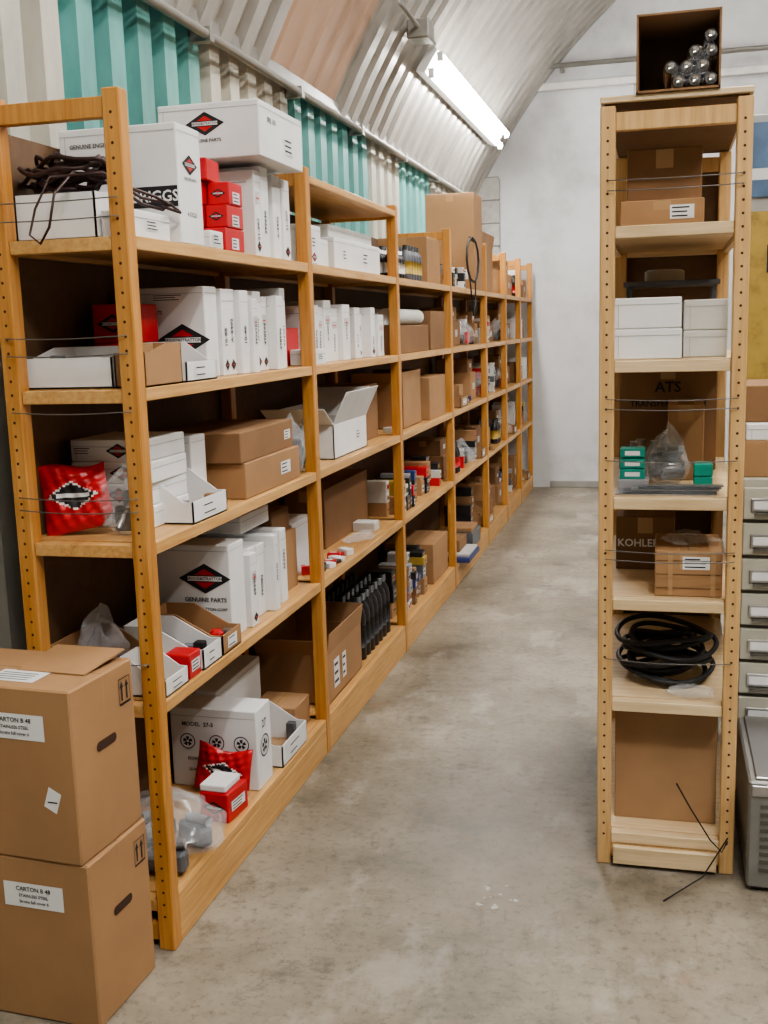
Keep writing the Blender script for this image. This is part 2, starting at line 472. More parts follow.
for i in range(14):
    b.box(-1.66,-1.44,YF-.10,YF,i*.2,i*.2+.19,'block',.004); b.box(-1.65,-1.45,YF-.09,YF,i*.2+.19,i*.2+.2,'pillar_joint')
b.build('block_pillar')

# ------------------------------------------------------------------ shelving racks
LV=[.13,.63,1.02,1.38,1.72]
XB0,XF0=-1.487,-1.145
def rack(name,xl,xr,F,levels,ztop,pm,sm,em,topbays=(),fascia=True,back=True,wires=(),PW=.042):
    b=B()
    def post(x0,x1,y0,y1,holes):
        b.box(x0,x1,y0,y1,0,ztop,pm,.003)
        if holes:
            z=.09; cx=(x0+x1)/2
            while z<ztop-.05:
                vs=[(cx+.0036*math.cos(t*math.pi/4),y0-.0006,z+.0036*math.sin(t*math.pi/4)) for t in range(8)]
                b.add(vs,[tuple(range(8))],'hole'); z+=.032
    for i,y in enumerate(F):
        y0=y-PW/2; y1=y+PW/2
        post(xl,xl+PW,y0,y1,i==0); post(xr-PW,xr,y0,y1,i==0)
        b.box(xl+PW,xr-PW,y0+.008,y1-.008,ztop-.06,ztop-.015,pm,.002)
        b.box(xl+PW,xr-PW,y0+.008,y1-.008,.02,.065,pm,.002)
    for k in range(len(F)-1):
        a=F[k]; c=F[k+1]
        for z in levels:
            b.box(xl+.004,xr-.022,a+PW/2+.001,c-PW/2-.001,z-.018,z,sm)
            b.box(xr-.022,xr-.002,a+PW/2+.001,c-PW/2-.001,z-.030,z,em,.0015)
            b.box(xl+.002,xl+.022,a+PW/2+.001,c-PW/2-.001,z-.030,z-.0185,em)
            b.box(xl+PW+.001,xr-PW-.001,a-PW/2+.006,a+PW/2,z-.032,z-.002,em,.0015)
            b.box(xl+PW+.001,xr-PW-.001,c-PW/2,c+PW/2-.0065,z-.032,z-.002,em,.0015)
        if k in topbays:
            b.box(xl,xr,a+PW/2+.001,c-PW/2-.001,ztop-.05,ztop-.025,em,.002)
        if fascia:
            b.box(xr-.02,xr-.002,a+PW/2+.001,c-PW/2-.001,.002,levels[0]-.031,em,.0015)
        if back:
            b.box(xl-.006,xl-.001,a,c,.05,ztop-.06,'hardboard')
    for (zz) in wires:
        pts=[(xl+.018,F[0]-PW/2+.004,zz)]
        for j in range(13):
            u=j/12; pts.append((xl+.02+(xr-xl-.04)*u, F[0]-PW/2-.006-.012*math.sin(math.pi*u), zz-.004*math.sin(math.pi*u)))
        pts.append((xr-.018,F[0]-PW/2+.004,zz))
        b.tube(pts,.0015,'wire',5)
    return b.build(name)
F=[2.25,3.52,4.76,6.02,7.26,8.2,9.05,9.86]
rack('shelving_rack',XB0,XF0,F,LV,2.03,'pine_post','pine_shelf','pine_edge',topbays=(1,),
     wires=(1.80,1.76,1.50,1.46,1.33,1.13,1.10,.735))
RL=[.095,.48,.765,1.04,1.40,1.74]
RX0,RX1=-.162,.204
rack('shelving_rack',RX0,RX1,[2.90,3.80],RL,2.03,'pale_post','pale_shelf','pale_shelf',fascia=True,back=False,
     wires=(1.85,1.825,1.30,1.275,1.14,.90,.875,.60),PW=.038)
b=B()
b.box(RX0,RX1,2.878,3.825,2.036,2.052,'pale_shelf',.002); b.box(RX0+.01,RX1-.01,2.89,3.82,2.031,2.0355,'hardboard'); b.build('shelf_board')
b=B(); b.box(RX0+.002,RX1-.002,3.83,3.836,.05,2.02,'hardboard')
for z in (.5,1.0,1.5): b.box(RX0+.045,RX1-.045,3.836,3.85,z,z+.03,'pine_edge')
b.build('back_panel')
b=B(); b.box(RX0+.045,RX1-.045,2.862,2.88,.012,.062,'pale_shelf',.002); b.build('kick_board')

e=.0005
Z0,Z1,Z2,Z3,Z4=[z+e for z in LV]
# ---- bay 1, top
partsbin('white_tray',-1.455,-1.25,2.285,2.46,Z4,.115,'white',.9,axis='Y')
b=B(); rnd=random.Random(3)
for k in range(14):
    cx,cy=-1.36+rnd.uniform(-.03,.04),2.37+rnd.uniform(-.02,.02); rr=rnd.uniform(.05,.09); z=Z4+.122+k*.0048
    pts=[]
    for j in range(30):
        t=2*math.pi*j/30; pts.append((cx+rr*1.15*math.cos(t)*(1+.1*math.sin(3*t+k)),cy+rr*.75*math.sin(t),z+.010*math.sin(2*t+k)+.005*math.sin(5*t+k)))
    b.tube(pts,.0055,'cable',6,True)
b.tube([(-1.31,2.33,Z4+.14),(-1.29,2.27,Z4+.145),(-1.30,2.20,Z4+.09),(-1.315,2.195,Z4+.02),(-1.34,2.195,Z4-.015),(-1.365,2.195,Z4+.005),(-1.35,2.20,Z4+.06),(-1.32,2.22,Z4+.13),(-1.27,2.28,Z4+.14)],.003,'cable',6)
b.tube([(-1.25,2.34,Z4+.13),(-1.21,2.36,Z4+.12),(-1.165,2.42,Z4+.10),(-1.15,2.46,Z4+.085),(-1.17,2.47,Z4+.075),(-1.20,2.42,Z4+.085),(-1.25,2.37,Z4+.13)],.004,'cable',6)
b.tube([(-1.25,2.36,Z4+.14),(-1.20,2.42,Z4+.10),(-1.16,2.49,Z4+.09),(-1.14,2.50,Z4+.07),(-1.16,2.44,Z4+.08)],.004,'cable',6)
b.build('coiled_cable')
carton('white_carton',-1.245,-1.165,2.30,2.49,Z4,Z4+.062,lab=[('X+',0,0,.07,.025)])
carton('white_carton',-1.465,-1.15,2.52,2.66,Z4,Z4+.285,logo=('X+',0,.05,.045),blocks=[('Y-',.095,-.030,.12,.05,'BRIGGS')],txt=[('Y-',-.05,.10,.014,'GENUINE ENGINE PARTS'),('X+',0,-.07,.014,'4 CYCLE')])
carton('white_carton',-1.43,-1.12,3.02,3.40,Z4+.275,Z4+.43,logo=('Y-',-.01,.02,.06),lab=[('X+',.06,-.02,.09,.05)],txt=[('X+',-.09,.03,.022,'792 110')])
rowcartons(3.09,3.44,-1.42,-1.165,Z4,.262,.07)
carton('white_carton',-1.45,-1.32,2.72,3.02,Z4,Z4+.27)
for c in range(2):
    for r_ in range(3):
        zz=Z4+r_*.062
        if c==0: carton('red_box',-1.30,-1.215,2.80,2.92,zz,zz+.06,'red',logo=('Y-',0,0,.028),seam=False)
        else: carton('red_box',-1.212,-1.15,2.80+.02*r_,2.94,zz,zz+.06,'red',lab=[('X+',0,-.01,.05,.03)],logo=('Y-',0,0,.022),seam=False)
carton('red_box',-1.29,-1.20,2.80,2.91,Z4+.187,Z4+.245,'red',rot=5,logo=('Y-',0,0,.03),seam=False)
carton('white_carton',-1.225,-1.15,2.70,2.785,Z4,Z4+.045,lab=[('X+',0,0,.06,.03)])
# ---- bay 1, level 3
partsbin('white_tray',-1.46,-1.235,2.285,2.50,Z3,.095,'white',.75,'offwhite',axis='Y',fill=6)
partsbin('parts_bin',-1.232,-1.155,2.29,2.49,Z3,.10,'kraft',.8,'kraft_in',axis='Y')
carton('red_box',-1.43,-1.31,2.56,2.70,Z3,Z3+.10,'red',seam=False)
carton('red_box',-1.43,-1.315,2.56,2.70,Z3+.101,Z3+.20,'red',logo=('Y-',0,0,.045),seam=False)
carton('white_carton',-1.455,-1.20,2.75,2.835,Z3,Z3+.245,logo=('Y-',.06,-.02,.08),lab=[('Y-',.03,.095,.12,.02)],txt=[('Y-',-.04,.055,.013,'ENGINE PARTS')])
partsbin('parts_bin',-1.30,-1.152,2.51,2.70,Z3,.10,'white',.5,'kraft_in',fill=5)
rowcartons(2.85,3.46,-1.42,-1.175,Z3,.25,.062)
# ---- bay 1, level 2
for i in range(4):
    carton('white_carton',-1.465+.005*i,-1.235-.006*(i%2),2.44,2.66,Z2+i*.056,Z2+i*.056+.055,logo=('Y-',.03,0,.034),lab=[('Y-',-.07,0,.06,.02)],rot=(-1)**i*1.5)
b=None
pouch('red_parts_bag',(-1.375,2.335,Z2+.012),.17,.165,.016,14,6,seed=3,tilt=-12)
def redin(b):
    b.box(-1.29,-1.235,2.345,2.37,Z2+.01,Z2+.07,'black',.004)
    b.tube([(-1.28,2.345,Z2+.02),(-1.235,2.36,Z2+.10)],.008,'metal',8)
    b.box(-1.27,-1.24,2.355,2.36,Z2+.03,Z2+.11,'greypart',.002)
bag('plastic_bag',-1.262,2.355,Z2,.062,.028,.14,4,redin)
carton('white_carton',-1.40,-1.26,2.74,2.84,Z2,Z2+.20,lab=[('Y-',0,0,.05,.03)])
partsbin('parts_bin',-1.33,-1.152,2.50,2.72,Z2,.115,'white',.5,'kraft_in',fill=5)
carton('kraft_carton',-1.465,-1.165,2.90,3.38,Z2,Z2+.105,'kraft',lab=[('X+',.1,0,.09,.04)])
carton('kraft_carton',-1.46,-1.175,2.88,3.36,Z2+.106,Z2+.195,'kraft_dark',lab=[('X+',.18,0,.06,.03)],rot=1)
bag('plastic_bag',-1.21,3.44,Z2,.045,.035,.16,9,lambda b:b.box(-1.24,-1.18,3.42,3.46,Z2+.01,Z2+.12,'greypart',.004))
# ---- bay 1, level 1
partsbin('parts_bin',-1.46,-1.30,2.285,2.50,Z1,.12,'kraft',.6,'kraft_in',fill=7)
partsbin('parts_bin',-1.295,-1.155,2.29,2.42,Z1,.085,'white',.5,'kraft_in',fill=4)
bag('plastic_bag',-1.38,2.40,Z1+.03,.05,.07,.13,77)
carton('red_box',-1.225,-1.155,2.43,2.50,Z1,Z1+.065,'red',lab=[('X+',0,0,.05,.03)],logo=('Y-',0,0,.025),seam=False)
partsbin('parts_bin',-1.38,-1.152,2.51,2.63,Z1,.11,'white',.5,'kraft_in',fill=7)
partsbin('parts_bin',-1.38,-1.152,2.64,2.77,Z1,.11,'kraft',.5,'kraft_in',fill=7)
carton('white_carton',-1.46,-1.185,2.79,2.90,Z1,Z1+.275,logo=('Y-',.06,.04,.08),txt=[('Y-',.05,-.05,.012,'BRIGGS & STRATTON CORP')])
rowcartons(2.92,3.27,-1.42,-1.175,Z1,.255,.055)
carton('kraft_carton',-1.44,-1.22,3.29,3.47,Z1,Z1+.20,'kraft')
carton('white_carton',-1.43,-1.23,3.00,3.24,Z1+.266,Z1+.32)
carton('kraft_carton',-1.44,-1.24,3.29,3.46,Z1+.201,Z1+.28,'kraft_dark')
# ---- bay 1, bottom
def ringmark(b,face,bx,u,w,r):
    for k in range(20):
        a=2*math.pi*k/20; c=2*math.pi*(k+1)/20
        b.poly(face,bx,[(u+r*math.cos(a),w+r*math.sin(a)),(u+r*math.cos(c),w+r*math.sin(c)),(u+r*.88*math.cos(c),w+r*.88*math.sin(c)),(u+r*.88*math.cos(a),w+r*.88*math.sin(a))],'ink')
    for k in range(5):      # five-petal badge
        a=2*math.pi*k/5+math.pi/2
        b.poly(face,bx,[(u+r*.2*math.cos(a-.6),w+r*.2*math.sin(a-.6)),(u+r*.62*math.cos(a-.35),w+r*.62*math.sin(a-.35)),(u+r*.62*math.cos(a+.35),w+r*.62*math.sin(a+.35)),(u+r*.2*math.cos(a+.6),w+r*.2*math.sin(a+.6))],'ink')
b=B(); bx=(-1.445,-1.165,2.88,3.00,Z0,Z0+.25); b.box(*bx,'white',.0025)
b.rect('Y-',bx,-.135,.135,.100,.1015,'seam')
for (u) in (-.085,.01,.09): ringmark(b,'Y-',bx,u,.02,.025)
b.text('Y-',bx,-.05,.075,.018,'MODEL  27-3','ink'); b.text('Y-',bx,-.04,-.035,.014,'ECHO  POWER','ink'); b.text('Y-',bx,.0,-.07,.012,'QUALITY PRODUCTS  RECYCLE','ink')
b.text('X+',bx,0,.07,.035,'27','ink'); ringmark(b,'X+',bx,0,.0,.035); b.build('white_carton')
carton('red_box',-1.255,-1.165,2.66,2.78,Z0,Z0+.085,'red',logo=('Y-',0,0,.035),lab=[('X+',0,0,.08,.03)],seam=False,rot=-6)
carton('white_carton',-1.26,-1.18,2.67,2.77,Z0+.086,Z0+.105,'white',rot=-3)
pouch('red_parts_bag',(-1.27,2.835,Z0+.004),.17,.145,.012,4,0,seed=5,tilt=8)
def greyin(b):
    for (x,y,a) in ((-1.36,2.36,20),(-1.27,2.42,-15),(-1.33,2.52,40),(-1.22,2.36,5),(-1.21,2.52,-30),(-1.30,2.45,70)):
        rotT(b,x,y,a); b.box(x-.055,x+.055,y-.022,y+.022,Z0+.01,Z0+.065,'greypart',.008); b.tube([(x-.03,y,Z0+.075),(x+.05,y+.01,Z0+.08)],.014,'greybox',10); b.T=Matrix()
bag('plastic_bag',-1.275,2.46,Z0,.150,.165,.15,2,greyin)
partsbin('parts_bin',-1.36,-1.152,3.06,3.30,Z0,.13,'white',.55,'kraft_in',fill=6)
carton('white_carton',-1.45,-1.37,3.06,3.45,Z0,Z0+.24)
carton('kraft_carton',-1.36,-1.20,3.32,3.48,Z0,Z0+.10,'kraft')
# ---- bay 2
carton('white_carton',-1.32,-1.17,3.56,3.72,Z4,Z4+.135,lab=[('X+',0,.01,.05,.04)],logo=('X+',.0,-.04,.03))
carton('white_carton',-1.40,-1.19,3.75,3.87,Z4,Z4+.10)
carton('white_carton',-1.44,-1.19,3.95,4.62,Z4,Z4+.12,lab=[('X+',.1,0,.09,.05),('X+',-.2,0,.06,.04)])
carton('offwhite_carton',-1.44,-1.22,3.98,4.60,Z4+.121,Z4+.17,'offwhite')
rowcartons(3.74,4.22,-1.40,-1.20,Z3,.225,.075)
rowcartons(4.26,4.70,-1.40,-1.19,Z3,.205,.09)
carton('white_carton',-1.25,-1.16,3.57,3.70,Z3,Z3+.055,lab=[('X+',0,0,.06,.02)])
carton('red_box',-1.32,-1.26,3.56,3.70,Z3,Z3+.13,'red',seam=False)
carton('kraft_carton',-1.45,-1.33,3.56,3.72,Z3,Z3+.24,'kraft')
opencarton('open_white_carton',-1.43,-1.185,3.84,4.30,Z2,Z2+.13,'white','kraft_in',.13,(25,10,60,30),[('X+',.1,0,.06,.04)])
carton('kraft_carton',-1.44,-1.24,4.42,4.70,Z2,Z2+.24,'kraft_dark')
bag('plastic_bag',-1.24,3.64,Z2,.05,.06,.13,21,lambda b:b.box(-1.27,-1.21,3.61,3.67,Z2+.01,Z2+.07,'teal_box',.004))
carton('kraft_carton',-1.47,-1.30,4.05,4.70,Z1,Z1+.24,'kraft_dark')
carton('white_carton',-1.45,-1.27,3.57,3.80,Z1,Z1+.19)
carton('teal_box',-1.30,-1.20,4.44,4.52,Z1,Z1+.04,'offwhite',seam=False)
def packets(name,y0,y1,z,n,xa=-1.25,xb=-1.18,pal=('red','blue','white','kraft_dark','offwhite','black','greypart')):
    b=B()
    for i in range(n):
        x=random.uniform(xa,xb); y=y0+.03+(y1-y0-.06)*i/max(1,n-1)
        rotT(b,x,y,random.uniform(-35,35)); h=.010+.025*random.random(); w=random.uniform(.018,.035)
        b.box(x-w,x+w*.8,y-.018,y+.018,z,z+h,random.choice(pal),.002)
        b.rect('Z+',(x-w,x+w*.8,y-.018,y+.018,z,z+h),-w*.5,w*.4,-.008,.008,'white')
        b.T=Matrix()
    b.build(name)
packets('small_part_packets',3.60,4.0,Z1,10,-1.23,-1.19,('red','blue','white','red','offwhite','black','greypart'))
bag('plastic_bag',-1.22,4.28,Z1,.055,.12,.025,31)
b=B(); b.box(-1.42,-1.31,3.88,4.02,Z1,Z1+.03,'offwhite',.003); b.box(-1.41,-1.32,3.89,4.0,Z1+.03,Z1+.045,'greybox',.003); b.build('paper_stack')
opencarton('open_kraft_carton',-1.46,-1.18,3.64,4.10,Z0,Z0+.19,'kraft','kraft_in',.08,(8,0,35,8),[('X+',-.12,.0,.07,.11),('X+',-.02,.0,.05,.10)])
bottles('oil_bottles',-1.46,-1.19,4.18,4.70,Z0,.27,.033,'darkplastic','black','black')
# ---- bay 3
bottles('small_bottles',-1.40,-1.18,4.82,5.12,Z4,.13,.024,'darkplastic','white','offwhite')
bottles('small_bottles',-1.40,-1.18,5.16,5.50,Z4,.17,.028,'greypart','black','yellow')
b=B()
for i in range(3):
    x=-1.40+i*.085; b.tube([(x,4.84,Z3+.17),(x,5.5,Z3+.17)],.038,'offwhite',16)
b.box(-1.45,-1.17,4.84,5.5,Z3,Z3+.13,'kraft_dark',.003)
b.build('white_rolls')
opencarton('open_kraft_carton',-1.45,-1.20,5.02,5.42,Z2,Z2+.22,'kraft','kraft_in',.05,(0,0,15,0))
packets('small_part_packets',4.84,4.98,Z2,3)
carton('kraft_carton',-1.45,-1.17,5.5,5.92,Z2,Z2+.22,'kraft')
carton('kraft_carton',-1.44,-1.17,5.56,5.94,Z3,Z3+.2,'kraft_dark')
carton('kraft_carton',-1.45,-1.19,5.6,5.94,Z4,Z4+.24,'kraft')
cols=['kraft','yellow','blue','offwhite','black','kraft_dark','greybox','red','black','offwhite','kraft','greypart','white','darkplastic','kraft_dark','kraft']
def small_row(name,y0,y1,z,x1=-1.17,h=(.06,.16),w=(.035,.085),pal=cols):
    b=B(); y=y0
    while y<y1-.04:
        ww=min(random.uniform(*w),y1-y); zz=z; xx=x1-random.uniform(0,.07); top=z+random.uniform(*h)
        while zz<top-.02:
            hh=min(random.uniform(.03,.09),top-zz)
            bx=(x1-random.uniform(.14,.22),xx-random.uniform(0,.01),y,y+ww-.003,zz,zz+hh); m=random.choice(pal)
            b.box(*bx,m,.002)
            b.rect('X+',bx,-ww*.33,ww*.33,-hh*.25,hh*.2,random.choice(['offwhite','kraft_in','greybox']) if m not in('white','offwhite') else random.choice(['red','ink','blue','kraft']))
            b.rect('X+',bx,-ww*.25,ww*.2,-hh*.08,hh*.03,'ink',.0018)
            zz+=hh+.0005
        y+=ww
    b.build(name)
small_row('boxed_parts',4.82,5.9,Z1,h=(.08,.18))
small_row('boxed_parts',4.84,5.5,Z0,h=(.12,.26))
carton('kraft_carton',-1.45,-1.18,5.55,5.95,Z0,Z0+.22,'kraft')
# ---- bays 4-7 assorted
sd=100
for k in range(3,7):
    a=F[k]+.035; c=F[k+1]-.035
    for li,z in enumerate((Z0,Z1,Z2,Z3,Z4)):
        lim=[.42,.33,.30,.28,.30][li]
        if k==3 and li==4:
            small_row('boxed_parts',a,6.86,z,h=(.08,.14)); continue
        if k==4 and li==4: continue
        y=a if not (k==3 and li==0) else 6.86
        while y<c-.10:
            w=min(random.uniform(.12,.30),c-y); t=random.random(); sd+=1
            if t<.46:
                h1=lim*random.uniform(.3,.65); xr=-1.17-random.random()*.10
                carton('kraft_carton',-1.45,xr,y,y+w-.012,z,z+h1,random.choice(['kraft','kraft_dark','kraft_dark']),lab=[('X+',0,0,min(.07,w*.6),.04)] if random.random()<.6 else None)
                if random.random()<.6: 
                    mm=random.choice(['kraft','kraft_dark','kraft_dark','white'])
                    carton('white_carton' if mm=='white' else 'kraft_carton',-1.44,xr-.02,y+.012,y+w-.02,z+h1+.0005,z+h1+random.uniform(.25,.35)*lim,mm,lab=[('X+',0,0,min(.06,w*.5),.025)])
            elif t<.52: rowcartons(y,y+w-.01,-1.40,-1.19,z,lim*.65,.055)
            elif t<.72: small_row('boxed_parts',y,y+w-.01,z,h=(.07,lim*.7))
            elif t<.80: partsbin('parts_bin',-1.42,-1.155,y,y+w-.02,z,.12,random.choice(['white','kraft','kraft']),.5,'kraft_in',fill=6)
            elif t<.88: bottles('bottles',-1.36,-1.18,y,y+w-.01,z,.18,.028,'darkplastic','black',random.choice(['yellow','red','offwhite']))
            elif t<.96:
                yy=y+w/2
                bag('plastic_bag',-1.24,yy,z,.07,w*.36,.13,sd,lambda b:[b.box(-1.28+.03*i,-1.26+.03*i,yy-.04,yy+.04,z+.01,z+.05+.015*i,random.choice(['greypart','red','black','black']),.004) for i in range(3)])
            else: packets('small_part_packets',y,y+w,z,4)
            y+=w
carton('kraft_carton',-1.47,-1.16,6.90,7.20,Z4,Z4+.60,'kraft',lab=[('Y-',.07,-.2,.08,.06)])
opencarton('open_kraft_carton',-1.46,-1.20,7.34,7.9,Z4,Z4+.30,'kraft','kraft_in',.1,(10,0,10,20))
b=B(); pts=[(-1.125+.012*math.sin(t*.5),6.62+.14*math.sin(t*.52),Z4+.17+.13*math.cos(t*.52)) for t in range(13)]
b.tube(pts,.007,'rubber',6)
b.tube([(-1.13,6.52,Z4+.08),(-1.12,6.54,Z4-.05),(-1.125,6.62,Z4-.16),(-1.125,6.70,Z4-.08),(-1.13,6.74,Z4+.05)],.005,'rubber',6)
b.tube([(-1.125,6.62,Z4+.30),(-1.15,6.66,Z4+.31),(-1.155,6.74,Z4+.30),(-1.15,6.89,Z4+.29)],.006,'rubber',6); b.build('hanging_cable')
b=B(); b.box(-1.34,-1.08,6.10,6.45,Z0,Z0+.03,'blue',.004); b.box(-1.32,-1.09,6.12,6.42,Z0+.03,Z0+.05,'offwhite',.003); b.box(-1.3,-1.15,6.16,6.4,Z0+.05,Z0+.12,'kraft_dark',.003); b.box(-1.3,-1.13,6.5,6.8,Z0,Z0+.10,'greypart',.004); b.box(-1.28,-1.14,6.52,6.74,Z0+.10,Z0+.13,'kraft',.004); b.build('packaged_parts')

# ------------------------------------------------------------------ right rack goods
q=[z+e for z in RL]; S=-.014
carton('kraft_carton',-.10+S,.11+S,2.96,3.22,q[5],q[5]+.065,'kraft',lab=[('Y-',.05,0,.06,.035)])
carton('kraft_carton',-.085+S,.105+S,3.02,3.22,q[5]+.066,q[5]+.20,'kraft_dark')
carton('white_carton',-.118+S,.06+S,2.93,3.20,q[4],q[4]+.078)
carton('white_carton',-.118+S,.058+S,2.93,3.19,q[4]+.079,q[4]+.158)
carton('offwhite_carton',.064+S,.176+S,3.0,3.32,q[4],q[4]+.07,'offwhite')
carton('offwhite_carton',.064+S,.176+S,3.0,3.32,q[4]+.071,q[4]+.15,'offwhite')
b=B()
for i in range(3): b.lathe([(.045,0),(.048,.01),(.048,.05),(.03,.06),(.03,.075)],(-.07+i*.10,3.5,q[4]),'metal',16)
b.box(-.12,.16,3.40,3.62,q[4]+.20,q[4]+.215,'greypart',.002)
for (x,y) in ((-.11,3.41),(.14,3.41),(-.11,3.6),(.14,3.6)): b.box(x,x+.01,y,y+.01,q[4],q[4]+.2,'greypart')
b.lathe([(.06,0),(.06,.03),(.05,.035)],(0,3.5,q[4]+.2155),'metal',18)
b.build('machine_fittings')
carton('kraft_carton',-.13,.16,3.45,3.74,q[3],q[3]+.33,'kraft_dark',txt=[('Y-',-.0,.09,.045,'ATS','ink'),('Y-',0,.04,.026,'TRANSFER SWITCH','ink')])
carton('kraft_carton',.03+S,.13+S,3.22,3.42,q[3],q[3]+.22,'kraft')
b=B()
for i in range(3): b.box(-.112,-.045,3.02,3.08,q[3]+.03*i+.03,q[3]+.028*i+.058,'teal_box',.002)
b.box(-.117,-.035,3.005,3.10,q[3],q[3]+.03,'greybox',.002)
for i in range(3): b.rect('Y-',(-.112,-.045,3.02,3.08,q[3]+.03*i+.03,q[3]+.028*i+.058),-.02,.02,-.006,.006,'white')
for i in range(2): b.box(.085,.135,3.05,3.12,q[3]+.035*i,q[3]+.035*i+.033,'teal_box',.002)
b.build('boxed_spark_plugs')
b=B()
for i in range(12):
    x=-.11+random.random()*.2; y=3.25+random.random()*.12; r_=random.uniform(.008,.016)
    b.tube([(x,y,q[3]),(x+.01,y,q[3]+random.uniform(.06,.15))],r_,random.choice(['metal','greypart','offwhite','greybox']),10)
b.build('loose_fittings')
def met(b):
    for i in range(12):
        x=random.uniform(-.01,.04); y=random.uniform(3.12,3.18); b.tube([(x-.03,y,q[3]+.02+.007*i),(x+.03,y+.01,q[3]+.025+.007*i)],.009,random.choice(['metal','greypart']),8)
bag('plastic_bag',.015,3.15,q[3],.06,.045,.14,41,met)
b=B()
for i in range(5): b.box(-.12+.02*i,.135+.006*i,2.925+.008*i,3.0-.005*i,q[3]+.005*i,q[3]+.005*i+.004,'greypart' if i%2 else 'metal')
b.build('metal_blades')
carton('kraft_carton',-.015,.160,2.93,3.18,q[2],q[2]+.125,'kraft',lab=[('Y-',.02,.03,.07,.035)],bands=True)
carton('kraft_carton',-.13,.04,3.25,3.5,q[2],q[2]+.16,'kraft_dark',txt=[('Y-',-.02,-.0,.032,'KOHLER','white')])
bag('plastic_bag',.075,3.05,q[2]+.127,.07,.08,.025,55)
b=B()
for k in range(11):
    rr=.098+.020*math.sin(k*2.1); cx=.020+.012*math.sin(k*3); cy=3.13
    pts=[(cx+rr*1.12*math.cos(t*math.pi/20),cy+rr*1.2*math.sin(t*math.pi/20),q[1]+.020+.011*k+.011*math.sin(t*math.pi/10+k)) for t in range(40)]
    b.tube(pts,.0075,'rubber',7,True)
b.build('drive_belts')
bag('plastic_bag',.09,2.945,q[1],.06,.03,.03,61)
b=B(); b.box(-.118,.160,2.985,2.991,q[0],q[0]+.352,'kraft_in',.002)
b.box(-.118,-.112,2.991,3.12,q[0],q[0]+.34,'kraft'); b.box(.154,.160,2.991,3.12,q[0],q[0]+.34,'kraft'); b.build('cardboard_sheet')
b=B(); t=.005; x0,x1,y0,y1,z0,z1=-.075,.125,2.87,3.12,2.0525,2.235
b.box(x0,x1,y0,y1,z0,z0+t,'kraft_dark'); b.box(x0,x1,y0,y1,z1-t,z1,'kraft_dark'); b.box(x0,x0+t,y0,y1,z0,z1,'kraft_dark'); b.box(x1-t,x1,y0,y1,z0,z1,'kraft_dark'); b.box(x0,x1,y1-t,y1,z0,z1,'hardboard')
for (cx,cz) in ((.102,.024),(.140,.024),(.178,.024),(.121,.057),(.159,.057),(.140,.090),(.178,.090),(.083,.057),(.176,.124)):
    c=(x0+cx,z0+cz)
    b.tube([(c[0],y0+.015,c[1]),(c[0],y0+.02,c[1]),(c[0],y0+.2,c[1])],[.014,.0185,.0185],'chrome',16)
    b.tube([(c[0],y0+.006,c[1]),(c[0],y0+.016,c[1])],.009,'chrome',12)
b.build('box_of_metal_rods',False)
b=B(); b.tube([(.05,2.845,.27),(.09,2.84,.20),(.14,2.835,.12),(.17,2.83,.09),(.185,2.835,.12)],.0022,'rubber',5); b.tube([(.185,2.835,.13),(.12,2.78,.04),(.02,2.70,.004)],.0022,'rubber',5); b.build('scrap_wire')

# ------------------------------------------------------------------ right side
b=B(); X0,X1,Y0,Y1,H=.228,.86,3.34,3.95,1.03
b.box(X0,X1,Y0,Y1,0,H,'cabinet',.004)
nd=9; ph=(H-.06)/nd
for i in range(nd):
    z=.04+i*ph; bx=(X0+.008,X1-.008,Y0-.014,Y0,z+.006,z+ph-.006)
    b.box(*bx,'cabinet',.003)
    b.box(X0+.003,X1-.003,Y0-.003,Y0+.001,z-.005,z+.005,'cabinet_dark')
    for hx in (X0+.03,X1-.15):
        b.box(hx,hx+.10,Y0-.020,Y0-.014,z+.03,z+.07,'metal',.002); b.box(hx+.008,hx+.092,Y0-.0212,Y0-.0198,z+.038,z+.062,'white')
        b.box(hx+.01,hx+.09,Y0-.028,Y0-.014,z+.022,z+.028,'cabinet_dark')
b.build('drawer_cabinet')
carton('kraft_carton',.235,.60,3.36,3.75,1.0305,1.14,'kraft')
carton('white_carton',.24,.55,3.36,3.7,1.141,1.19,'white')
carton('kraft_carton',.235,.58,3.40,3.75,1.191,1.30,'kraft_dark')
b=B(); b.box(.232,.70,2.80,3.28,.012,.31,'case_grey',.006)
for i in range(9): b.box(.262,.68,2.797,2.80,.06+i*.022,.07+i*.022,'cabinet_dark')
b.box(.240,.695,2.795,2.80,.27,.30,'metal',.002); b.box(.250,.69,2.81,3.27,.31,.318,'metal',.002)
for (x,y) in ((.26,2.83),(.67,2.83),(.26,3.25),(.67,3.25)): b.box(x-.015,x+.015,y-.015,y+.015,0,.012,'black')
b.build('metal_tool_case')
b=B(); b.box(.25,2.2,4.28,4.34,0,2.22,'partition',.004); b.build('partition_wall')
b=B(); b.box(.262,.86,4.270,4.279,1.24,1.88,'poster_yellow')
bx=(.262,.86,4.270,4.279,1.24,1.88); b.rect('Y-',bx,-.2,.2,.1,.2,'ink'); b.text('Y-',bx,0,-.1,.12,'PARTS','ink'); b.build('yellow_poster')
b=B(); b.box(.27,.80,4.270,4.279,1.93,2.19,'poster_blue'); bx=(.27,.80,4.27,4.279,1.93,2.19); b.rect('Y-',bx,-.24,.2,-.07,-.03,'white'); b.build('blue_poster')
b=B(); b.box(.262,.7,4.258,4.279,1.17,1.23,'pine_edge',.002); b.box(.28,.41,4.255,4.258,1.18,1.22,'white'); b.build('label_rail')

